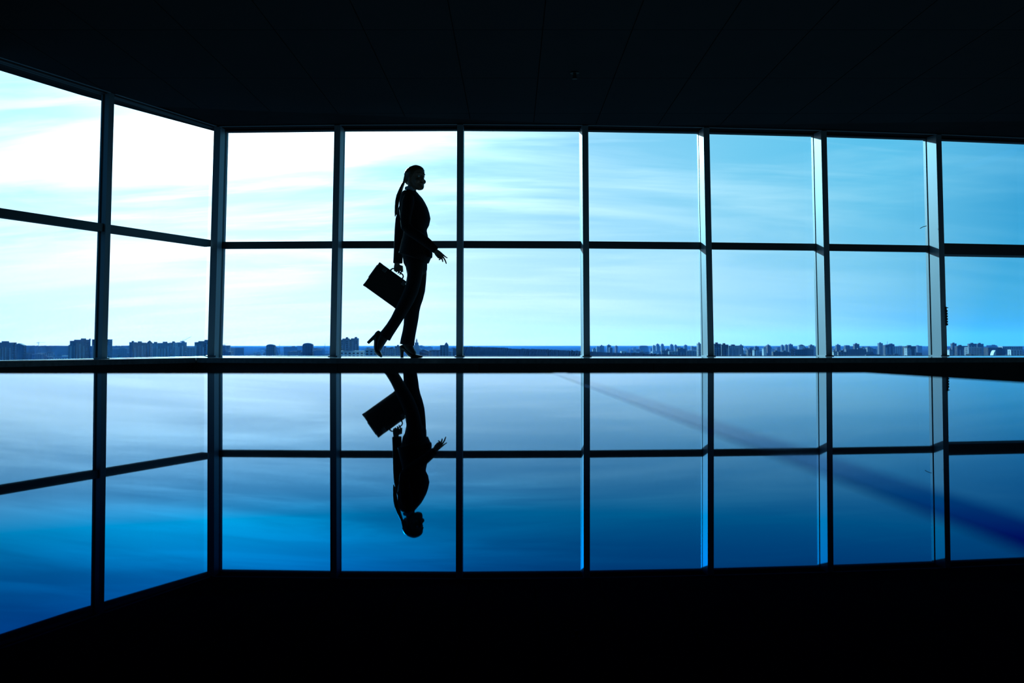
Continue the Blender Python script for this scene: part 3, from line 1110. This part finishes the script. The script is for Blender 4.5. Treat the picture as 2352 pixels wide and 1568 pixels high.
# the many low blocks of the city: a dozen shapes, copied
templ = []
for k in range(14):
    w, d, h = rnd.uniform(14, 46), rnd.uniform(12, 20), rnd.uniform(9, 26)
    tone = ['dark', 'mid', 'white', 'light', 'dark', 'red', 'white'][k % 7]
    mb = MB().box(-w / 2, w / 2, -d / 2, d / 2, 0, h)
    mb.box(-w / 2 - .4, w / 2 + .4, -d / 2 - .4, d / 2 + .4, h, h + .7, 1)
    if k % 3 == 0:
        mb.hexa([(-w / 2, -d / 2, h), (w / 2, -d / 2, h), (w / 2, d / 2, h), (-w / 2, d / 2, h),
                 (-w * .4, -.5, h + 4), (w * .4, -.5, h + 4), (w * .4, .5, h + 4), (-w * .4, .5, h + 4)], 1)
    elif k % 3 == 1:
        mb.box(w * .1, w * .35, -d * .3, d * .3, h, h + 3, 1)
    else:
        mb.box(-w / 2, -w * .2, -d / 2, d / 2, h, h + 3.2, 0)
    n = len(mb.f)
    win = MB()
    facade_windows(win, w, d, h, 5, 3.4, 1)
    o = len(mb.v)
    mb.v += win.v
    mb.f += [tuple(o + i for i in q) for q in win.f]
    mb.m += [2] * len(win.f)
    templ.append(mb.mesh('low_block', [M_BW[tone], M_BROOF, M_BWIN]))
bays = [(2, 222, 'leftmost window', 10), (256, 470, 'second window', 8), (506, 755, 'overbright third window', 36),
        (788, 1042, "window behind the woman", 24), (1440, 1600, 'sixth window', 36), (1640, 1870, 'seventh window', 62),
        (1914, 2116, 'eighth window', 60), (2180, 2350, 'last window at the right edge', 42)]
taken = [(o.location.x, o.location.y, 40.0) for o in COL.objects if o.parent is None and o.location.y > 1000 and o.name != 'haze']
tone_word = {0: 'dark', 1: 'grey', 2: 'white', 3: 'pale', 4: 'dark', 5: 'reddish', 6: 'white'}
for x0, x1, txt, n in bays:
    for k in range(n):
        for attempt in range(30):
            x = rnd.uniform(x0, x1)
            dist = rnd.uniform(2200, 2420) if x < 590 else rnd.uniform(2150, 5000)
            p = at_y(x, 800, dist)
            if all((p.x - q[0]) ** 2 + (p.y - q[1]) ** 2 > (q[2] + 27) ** 2 for q in taken):
                break
        else:
            continue
        taken.append((p.x, p.y, 27.0))
        ti = rnd.randrange(14)
        o = bpy.data.objects.new('low_block', templ[ti])
        COL.objects.link(o)
        o.location = (p.x, p.y, Z_GROUND)
        o.rotation_euler = (0, 0, rnd.uniform(-.35, .35))
        o.scale = (1, 1, rnd.uniform(.65, 1.25))
        wd = tone_word[ti % 7]
        tag(o, 'small low %s block of the far city in the %s' % (wd, txt), 'building', 'small low %s city blocks in the %s' % (wd, txt))

# ------------------------------------------------------------------ the walking woman
PY = 9.10
M_SUIT = mat('black_suit_cloth', (.010, .011, .014), rough=.85, spec=.2, vary=.2, scale=120, bump=.05, sheen=.02)
M_SHIRT = mat('pale_shirt_cotton', (.55, .60, .66), rough=.8, spec=.2, vary=.05, scale=60)
M_SKIN = mat('skin', (.30, .18, .125), rough=.5, vary=.08, scale=30)
M_HAIR = mat('brown_hair', (.10, .060, .032), rough=.38, vary=.35, scale=90, bump=.2)
M_SHOE = mat('black_shoe_leather', (.008, .008, .009), rough=.3, vary=.1, scale=50)
M_CASE = mat('black_case_leather', (.007, .007, .008), rough=.55, vary=.2, scale=70, bump=.1)
M_CHROME = mat('dull_metal', (.35, .36, .38), rough=.3, metallic=1.0)
M_EYE = mat('eye_white', (.7, .7, .7), rough=.2)

SHIFT = 0.0


def P(px, py, dy=0.0):
    q = at_y(px, py, PY + dy)
    return Vector((q.x, q.y, q.z + SHIFT))


def S(px, dy=0.0):
    return px * (PY + dy) / F


SHIFT = Z_LEDGE - at_y(945, 822.7, PY + .06).z


def chain(rows, dy=None):
    """rows: (px, py, half px, half width m[, dy])"""
    out = []
    for r in rows:
        o = r[4] if len(r) > 4 else (dy or 0.0)
        out.append((P(r[0], r[1], o), S(r[2], o), r[3]))
    return out


NEAR, FAR = -.075, .06
foot0 = P(935, 822, 0)
person = empty('person', (foot0.x, PY, Z_LEDGE))


def adopt(o, par=None):
    o.parent = par or person
    o.matrix_parent_inverse = Matrix.Identity(4) if par else Matrix.Translation(-person.location)
    return o


# --- head, in its own frame (facing +x), then turned towards the camera
HEAD_Z = .236


def head_slices(rows, k=28):
    v, f = [], []
    for z, xb, xf, hw in rows:
        cx, hx = (xb + xf) / 2, (xf - xb) / 2
        for j in range(k):
            a = 2 * math.pi * j / k
            ca, sa = math.cos(a), math.sin(a)
            e = .86
            v.append(Vector((cx + hx * math.copysign(abs(ca) ** e, ca), hw * math.copysign(abs(sa) ** e, sa), z)))
    m = len(rows)
    for i in range(m - 1):
        for j in range(k):
            q = (j + 1) % k
            f.append((i * k + j, i * k + q, (i + 1) * k + q, (i + 1) * k + j))
    f.append(tuple(reversed(range(k))))
    f.append(tuple((m - 1) * k + j for j in range(k)))
    return v, f


skull = head_slices([(.000, .030, .070, .018), (.012, .005, .084, .033), (.030, -.030, .085, .046), (.050, -.060, .083, .055),
                     (.075, -.078, .084, .062), (.100, -.090, .084, .067), (.122, -.096, .081, .070), (.142, -.099, .088, .0735),
                     (.165, -.099, .089, .0745), (.188, -.093, .082, .071), (.208, -.078, .066, .061), (.224, -.050, .042, .042), (.232, -.018, .014, .016)])
nose = loft([(Vector((.082, 0, .130)), .006, .007), (Vector((.090, 0, .110)), .008, .009), (Vector((.096, 0, .092)), .009, .0110),
             (Vector((.089, 0, .080)), .008, .0125)], k=12)
lip1 = loft([(Vector((.078, -.024, .056)), .003, .003), (Vector((.087, -.010, .0575)), .0055, .0055), (Vector((.088, .010, .0575)), .0055, .0055),
             (Vector((.078, .024, .056)), .003, .003)], b=Vector((0, 0, 1)), k=10)
lip2 = loft([(Vector((.077, -.021, .0525)), .003, .003), (Vector((.0855, -.008, .047)), .006, .006), (Vector((.0855, .008, .047)), .006, .006),
             (Vector((.077, .021, .0525)), .003, .003)], b=Vector((0, 0, 1)), k=10)
extras = [nose, lip1, lip2, blob((.074, 0, .012), .016, .017, .014)]
for s in (-1, 1):
    extras.append(blob((.060, s * .040, .078), .024, .021, .022))                      # cheek
    extras.append(loft([(Vector((.070, s * .050, .143)), .006, .006), (Vector((.085, s * .026, .146)), .007, .007), (Vector((.086, s * .008, .141)), .006, .006)],
                       b=Vector((0, 0, 1)), k=10))                                      # brow
    extras.append(blob((-.008, s * .075, .108), .017, .007, .030, Matrix.Rotation(.2, 3, 'Y')))   # ear
    extras.append(blob((-.012, s * .072, .084), .009, .006, .010))
YAW = math.radians(-40)
PITCH = math.radians(4)
HC = P(956.3, 439.2, 0)
hm = Matrix.Translation(HC) @ Matrix.Rotation(YAW, 4, 'Z') @ Matrix.Rotation(-PITCH, 4, 'Y') @ Matrix.Translation((-.002, 0, 0)) @ Matrix.Scale(1.015, 4)


def headed(vf):
    return [hm @ q for q in vf[0]], vf[1]


body = [headed(skull)] + [headed(e) for e in extras]
# neck, trunk, limbs: the figure under the clothes
body.append(loft(chain([(948, 424, 11, .050), (946, 434, 10.5, .050), (944, 443, 11, .056), (943, 452, 14, .09)])))
body.append(loft(chain([(944, 448, 12, .11), (944, 462, 22, .155), (947, 482, 26, .14), (950, 506, 28, .135), (950, 527, 22, .115), (948, 555, 24, .14),
                        (951, 585, 20, .125), (953, 610, 15, .11)])))
# standing (far) leg and foot
body.append(loft(chain([(954, 600, 18, .07), (957, 630, 17, .07), (954, 664, 16, .065), (948, 697, 13, .055), (944, 730, 11.5, .05), (939, 765, 10, .043),
                        (935, 784, 10.5, .036), (937, 796, 11, .034), (943, 806, 8.5, .036), (951, 813, 5, .036)], FAR + .01)))
# trailing (near) leg and foot
body.append(loft(chain([(952, 600, 17, .07), (950, 636, 15, .068), (943, 668, 14, .063), (930, 700, 12.5, .055), (917, 724, 11, .05), (900, 750, 10, .043),
                        (884, 771, 9.8, .036), (876, 783, 10, .034), (871, 796, 7.5, .036), (869, 805, 4.5, .036)], NEAR)))
# near arm: upper arm down, forearm swung forward
body.append(loft(chain([(938, 462, 11, .042, -.17), (933, 490, 9.5, .038, -.20), (931, 518, 8.5, .035, -.22), (955, 539, 8, .034, -.235), (982, 560, 7, .029, -.24),
                        (1000, 577, 5.6, .024, -.24), (1005.5, 583, 7.4, .019, -.24), (1011, 588.3, 8.0, .018, -.24), (1015, 591.0, 6.2, .015, -.24)])))
# far arm: hanging back to the case
body.append(loft(chain([(936, 462, 11, .042, .16), (924, 490, 9.5, .038, .19), (917, 522, 8.5, .035, .20), (914.5, 560, 8, .033, .205), (913, 592, 6.8, .028, .20),
                        (912, 606, 6.0, .025, .20), (911.5, 614, 7.0, .018, .20), (911.5, 620, 7.2, .016, .20), (911.5, 623, 6, .013, .20)])))


def finger(rows, r0, r1):
    n = len(rows)
    st = []
    for i, (x, y, o) in enumerate(rows):
        r = r0 + (r1 - r0) * i / (n - 1)
        st.append((P(x, y, o), r, r))
    return loft(st, b=Vector((0.1, 1, 0.05)), k=10, cap0=.8, cap1=1.0)


O = -.24
body += [finger([(1013, 583, O - .010), (1018, 586.5, O - .022), (1022.5, 590.5, O - .028), (1027.3, 593.3, O - .028)], .0088, .0052),   # index, nearly straight
         finger([(1014, 588, O - .002), (1019, 593, O - .010), (1022.7, 599.5, O - .012), (1025, 606, O - .008)], .0090, .0058),            # middle
         finger([(1012.5, 590.5, O + .010), (1015, 594.5, O + .012), (1016.4, 598.5, O + .016), (1017.0, 601.8, O + .022)], .0088, .0062),   # ring
         finger([(1009, 591.5, O + .018), (1010.5, 595, O + .024), (1010.5, 597.2, O + .033), (1008, 597.2, O + .040)], .0080, .0056),       # little, curled
         finger([(1004, 586, O - .008), (1007, 591, O - .018), (1011, 594.5, O - .022), (1014.5, 595.6, O - .024)], .0100, .0066)]            # thumb

# --- briefcase frame (needed for the gripping hand)
A, Bc, D_ = Vector((873, 604)), Vector((835, 656.3)), Vector((910.7, 710.7))
CASE_DY = .205
c0 = P(*A, CASE_DY)
c1 = P(*Bc, CASE_DY)
c2 = P(*D_, CASE_DY)
ex = (c2 - c1)
W_CASE = ex.length
ex.normalize()
ez = (c0 - c1)
ez = (ez - ex * ez.dot(ex))
H_CASE = ez.length
ez.normalize()
ey = ez.cross(ex)
case_c = c1 + ex * (W_CASE / 2)                 # middle of the bottom edge
bar_l = .034                                     # handle height over the case top
HB = case_c + ez * (H_CASE + bar_l)
for i, tpos in enumerate((-.032, -.011, .010, .030)):     # four fingers closed round the handle
    o = HB + ex * (tpos - .004)
    pts = []
    R_ = .0205
    for a in (60, 20, -30, -80, -130, -175):
        q = math.radians(a)
        rr = R_ + (.004 if a > 40 else 0)
        pts.append(o + ey * (-rr * math.cos(q)) + ez * (rr * math.sin(q) + .004))
    st = [(p_, .0080 - .0005 * j - (.0007 if i == 3 else 0), .0080 - .0005 * j - (.0007 if i == 3 else 0)) for j, p_ in enumerate(pts)]
    body.append(loft(st, b=ex, k=10, cap0=.8, cap1=1.0))
th = [HB + ez * .030 + ey * .012 - ex * .020, HB + ez * .018 + ey * .024 - ex * .034, HB - ez * .002 + ey * .025 - ex * .030, HB - ez * .014 + ey * .014 - ex * .018]
body.append(loft([(p_, .0105 - .0012 * j, .0105 - .0012 * j) for j, p_ in enumerate(th)], b=ex, k=10, cap0=.8, cap1=1.0))
body.append(loft([(P(911.5, 614, .20), S(7), .018), (HB + ez * .040, .028, .017), (HB + ez * .022, .040, .019)], k=14))

bo = fuse('body', body, M_SKIN, None, .0034, 3)
adopt(bo)
for s in (-1, 1):
    ey_ = MB().shell(headed(blob((.0725, s * .030, .122), .0115, .0115, .010))).build('eye', M_EYE, smooth=True)
    adopt(ey_, bo)

# --- hair
hair = fuse('hair', [headed(head_slices([(.066, -.088, -.030, .050), (.085, -.098, -.008, .074), (.110, -.106, .030, .0830), (.140, -.110, .064, .0865), (.165, -.109, .077, .0870),
                                         (.186, -.103, .084, .0810), (.206, -.089, .076, .0690), (.224, -.066, .056, .050), (.236, -.036, .030, .026), (.239, -.010, .006, .008)])),
                     loft(chain([(934, 405, 6, .035), (930.5, 414, 4.5, .024), (928.5, 419, 3.2, .014)]))], M_HAIR, None, .004, 3)
adopt(hair)
hair['label'] = 'brown hair drawn back tightly'
tie = MB().shell(loft(chain([(929.4, 416.5, 3.0, .013), (927.4, 420, 3.0, .013)]))).build('hair_tie', M_GASKET, smooth=True)
adopt(tie, hair)
tail = fuse('ponytail', [loft(chain([(928.6, 417.5, 2.4, .010, .0), (925.5, 424, 3.4, .014), (920.5, 436, 4.4, .019), (915, 450, 4.9, .022), (912, 463, 4.6, .022), (910.5, 477, 3.9, .019),
                                     (909, 488, 2.8, .014), (907.6, 498, 1.0, .006)]), k=20),
                         loft(chain([(926, 424, 2.4, .009, -.008), (918, 440, 3, .010, -.014), (911.5, 456, 2.8, .010, -.016), (909, 474, 2.4, .008, -.014), (907.4, 495, .9, .004, -.01)]), k=12),
                         loft(chain([(927, 424, 2.2, .009, .010), (921, 442, 2.6, .010, .014), (915, 462, 2.6, .010, .014), (912.5, 482, 2.0, .008, .01), (910.5, 494, .9, .004, .008)]), k=12)],
            M_HAIR, None, .0028, 1)
adopt(tail, hair)

# --- shirt collar
shirt = fuse('shirt', [loft(chain([(941.5, 430.5, 11.6, .057), (941.5, 434, 12.2, .060), (942.5, 440, 13.0, .066), (944, 447, 14, .075), (950, 456, 15, .07), (957, 466, 15, .06)]), cap0=.1)], M_SHIRT, None, .005, 2)
adopt(shirt)

# --- jacket


def slices(rows, off_dy=0.0):
    """rows: (row, back column, front column, half width)"""
    return chain([((b_ + f_) / 2, y, (f_ - b_) / 2, w) for y, b_, f_, w in rows], off_dy)


torso = loft(slices([(438.5, 931, 952, .062), (443, 924.5, 957, .115), (449, 919.5, 961.5, .150), (456, 917.2, 966, .168), (464, 916.2, 971.5, .175), (475, 916, 977.8, .172), (487, 917, 983.6, .166),
                     (498, 919.5, 987.3, .160), (507, 922, 989.2, .154), (516, 925, 985.8, .146), (525, 927, 981, .140), (532, 927.5, 980.5, .140), (545, 925, 983.5, .148), (560, 921, 985.5, .160),
                     (576, 917, 988, .172), (588, 914.6, 991.5, .178), (593.5, 915, 987, .178)]), b=Vector((0, 1, 0)), k=32, cap0=.2, cap1=.10)
sl_near = loft(chain([(939, 455, 13, .050, -.150), (937, 466, 14.5, .054, -.172), (934.5, 485, 13.2, .052, -.198), (931.5, 506, 12.2, .049, -.215), (932.5, 521, 12.0, .048, -.225), (943, 532, 12, .047, -.232),
                      (960, 543, 11.8, .045, -.238), (978, 556, 11.3, .042, -.242), (992, 567.5, 10.2, .039, -.242), (1001.5, 575.8, 9.0, .036, -.242)]), k=20, cap1=.05)
sl_far = loft(chain([(938, 455, 13, .050, .140), (934, 466, 14, .054, .162), (926.5, 485, 13.2, .052, .188), (920, 506, 12.0, .049, .2), (917.8, 526, 11.4, .048, .205), (917.0, 545, 11.4, .046, .206),
                     (915.6, 566, 10.8, .043, .206), (914.4, 590, 10.6, .041, .203), (913.8, 605.5, 10.9, .040, .2)]), k=20, cap1=.03)
hem_l = loft(chain([(986, 572, 5, .05, -.06), (988, 584, 5.6, .06, -.07), (987.5, 591.5, 5.6, .06, -.07)]), k=14, cap1=.5)
lapel = loft(chain([(951, 440, 3, .05), (957.5, 447, 3.6, .055), (962.8, 454, 3.6, .05), (968, 463, 3.2, .045), (974, 472.5, 3.0, .035), (981, 486, 2.5, .02)]), k=14)
jk = fuse('jacket', [torso, sl_near, sl_far, hem_l, lapel], M_SUIT, None, .0048, 2)
adopt(jk)
for y in (528, 546):
    bt = MB().shell(blob(P(978.0 if y == 528 else 980.4, y, -.02), .004, .009, .009)).build('button', M_BLACK, smooth=True)
    adopt(bt, jk)

# --- trousers
pelvis = loft(slices([(568, 926, 977, .145), (585, 924, 980, .155), (600, 926.5, 981.8, .152), (612, 932.8, 981.8, .145), (622, 936, 981.2, .135)]), k=28, cap1=.6)
leg_s = loft(chain([(955, 606, 24.5, .085), (957.5, 630, 22.5, .086), (956.8, 650, 21.6, .082), (955.6, 668, 20.8, .078), (952.6, 685, 19.4, .073), (949, 700, 17.8, .069), (946.4, 714, 17.2, .066),
                    (944.6, 730, 17.0, .064), (942.6, 748, 15.8, .062), (939.8, 764, 15.6, .062), (937.0, 778, 16.2, .062), (934.8, 793.0, 16.8, .062)], FAR + .01), k=22, cap1=.03)
leg_t = loft(chain([(955, 604, 21, .084), (953.2, 630, 17.6, .082), (950, 650, 16.6, .080), (944, 670, 16.4, .076), (936, 688, 16.2, .072), (928.0, 703, 15.6, .069), (918.8, 720, 14.2, .066),
                    (909, 737, 13.4, .063), (899, 752.5, 13.3, .062), (890.5, 764.5, 14.0, .062), (882.8, 775.6, 15.2, .062)], NEAR), k=22, cap1=.03)
tr = fuse('trousers', [pelvis, leg_s, leg_t], M_SUIT, None, .0048, 2)
adopt(tr)

# --- dark shells added over the bare feet, their colour standing in for shade
M_FOOT_SHADE = mat('dark_foot_shade', (.020, .014, .011), rough=.5, vary=.1, scale=60)
for rows, dy in (([(936, 776, 12.0, .046), (935, 784, 12.0, .040), (937, 796, 12.4, .038), (943, 806, 9.8, .040), (951.5, 813.3, 6.2, .040)], FAR + .01),
                 ([(889, 765, 11.4, .046), (884, 771, 11.3, .040), (876, 783, 11.4, .038), (871, 796, 8.8, .040), (869, 805, 5.8, .040)], NEAR)):
    adopt(fuse('foot_shade', [loft(chain(rows, dy), k=20)], M_FOOT_SHADE, None, .004, 2))

# --- court shoes with tall block heels


def hslices(rows, dy, mid=None):
    """rows: (column, top row, bottom row, half width): slices along the foot"""
    st = [(P(x, (a + b_) / 2, dy), S((b_ - a) / 2, dy), w) for x, a, b_, w in rows]
    return loft(st, k=18, cap0=.3, cap1=.5)


D1 = FAR + .01
sh = fuse('shoe', [hslices([(918.8, 794, 805, .018), (922, 792.5, 806.3, .027), (927, 794.5, 805.5, .030), (932, 799, 809.5, .031), (937, 804, 815.5, .034), (942, 808.5, 821, .038),
                            (948, 811.5, 822.7, .041), (955, 814.0, 822.7, .041), (962, 815.8, 822.7, .036), (967.5, 816.9, 822.5, .026), (970.3, 818.2, 821.9, .014)], D1),
                   loft(chain([(922.8, 799, 5.0, .024), (922.9, 808, 4.4, .022), (923.2, 816, 3.9, .020), (923.3, 822.4, 3.7, .020)], D1), k=16, cap0=.2, cap1=.02),
                   loft(chain([(944, 821.6, 1.2, .036), (956, 821.7, 1.0, .040), (967, 821.8, .8, .026)], D1), k=12)], M_SHOE, None, .0032, 2)
adopt(sh)
D2 = NEAR
sh2 = fuse('shoe', [loft(chain([(873.5, 763.8, 7.5, .020), (870.0, 769, 9.6, .027), (868, 777, 9.4, .030), (866.3, 786, 7.4, .031), (865.6, 795, 7.2, .035), (865.2, 802, 6.6, .039), (867.0, 808, 6.8, .041),
                                (870.3, 812.6, 6.0, .040), (873.6, 816.6, 4.6, .034), (876.0, 819.6, 3.0, .022), (877.0, 821, 1.6, .012)], D2), k=18, cap0=.3, cap1=.3),
                    loft(chain([(867.5, 768, 5.4, .024), (860, 774.5, 4.6, .022), (852, 781.8, 3.9, .020), (844.8, 788.8, 3.5, .020)], D2), k=16, cap0=.2, cap1=.02)],
           M_SHOE, None, .0032, 2)
adopt(sh2)
tag(person, 'woman in a dark trouser suit and heels walking along the sill with a briefcase', 'person')

# ------------------------------------------------------------------ briefcase
bc = empty('briefcase')
rot = Matrix((ex, ey, ez)).transposed().to_4x4()
bc.matrix_world = Matrix.Translation(case_c) @ rot
tag(bc, 'black leather briefcase hanging tilted from the woman\'s rear hand', 'briefcase')
TC = .085
hw_, hc_ = W_CASE / 2, H_CASE
MB().box(-hw_, hw_, -TC / 2, -.004, 0, hc_).build('front_shell', M_CASE, bc, bevel=.008)
MB().box(-hw_, hw_, .004, TC / 2, 0, hc_).build('back_shell', M_CASE, bc, bevel=.008)
MB().box(-hw_ + .004, hw_ - .004, -.006, .006, .003, hc_ - .003).build('centre_frame', M_CHROME, bc)
for s in (-1, 1):
    MB().box(s * (hw_ + .001) - .006, s * (hw_ + .001) + .006, -TC / 2 + .012, TC / 2 - .012, .09, hc_ - .03).build('side_gusset', M_CASE, bc, bevel=.005)
    MB().box(s * .11 - .018, s * .11 + .018, -TC / 2 - .004, -TC / 2 + .004, hc_ - .05, hc_ - .012).build('clasp', M_CHROME, bc, bevel=.002)
    MB().box(s * .068 - .007, s * .068 + .007, -.011, .011, hc_ - .002, hc_ + .012).build('handle_mount', M_CHROME, bc, bevel=.002)
hp = [(-.068, .008), (-.064, .022), (-.050, .032), (-.02, .034), (.02, .034), (.050, .032), (.064, .022), (.068, .008)]
MB().shell(loft([(Vector((x, 0, hc_ + z)), .0065, .010) for x, z in hp], k=14)).build('handle', M_CASE, bc, smooth=True)
for sx in (-1, 1):
    for sz in (0, 1):
        MB().box(sx * (hw_ - .012) - .0125, sx * (hw_ - .012) + .0125, -TC / 2 - .0012, TC / 2 + .0012, sz * (hc_ - .024) - .0012, sz * (hc_ - .024) + .0252).build('corner_guard', M_CASE, bc, bevel=.003)
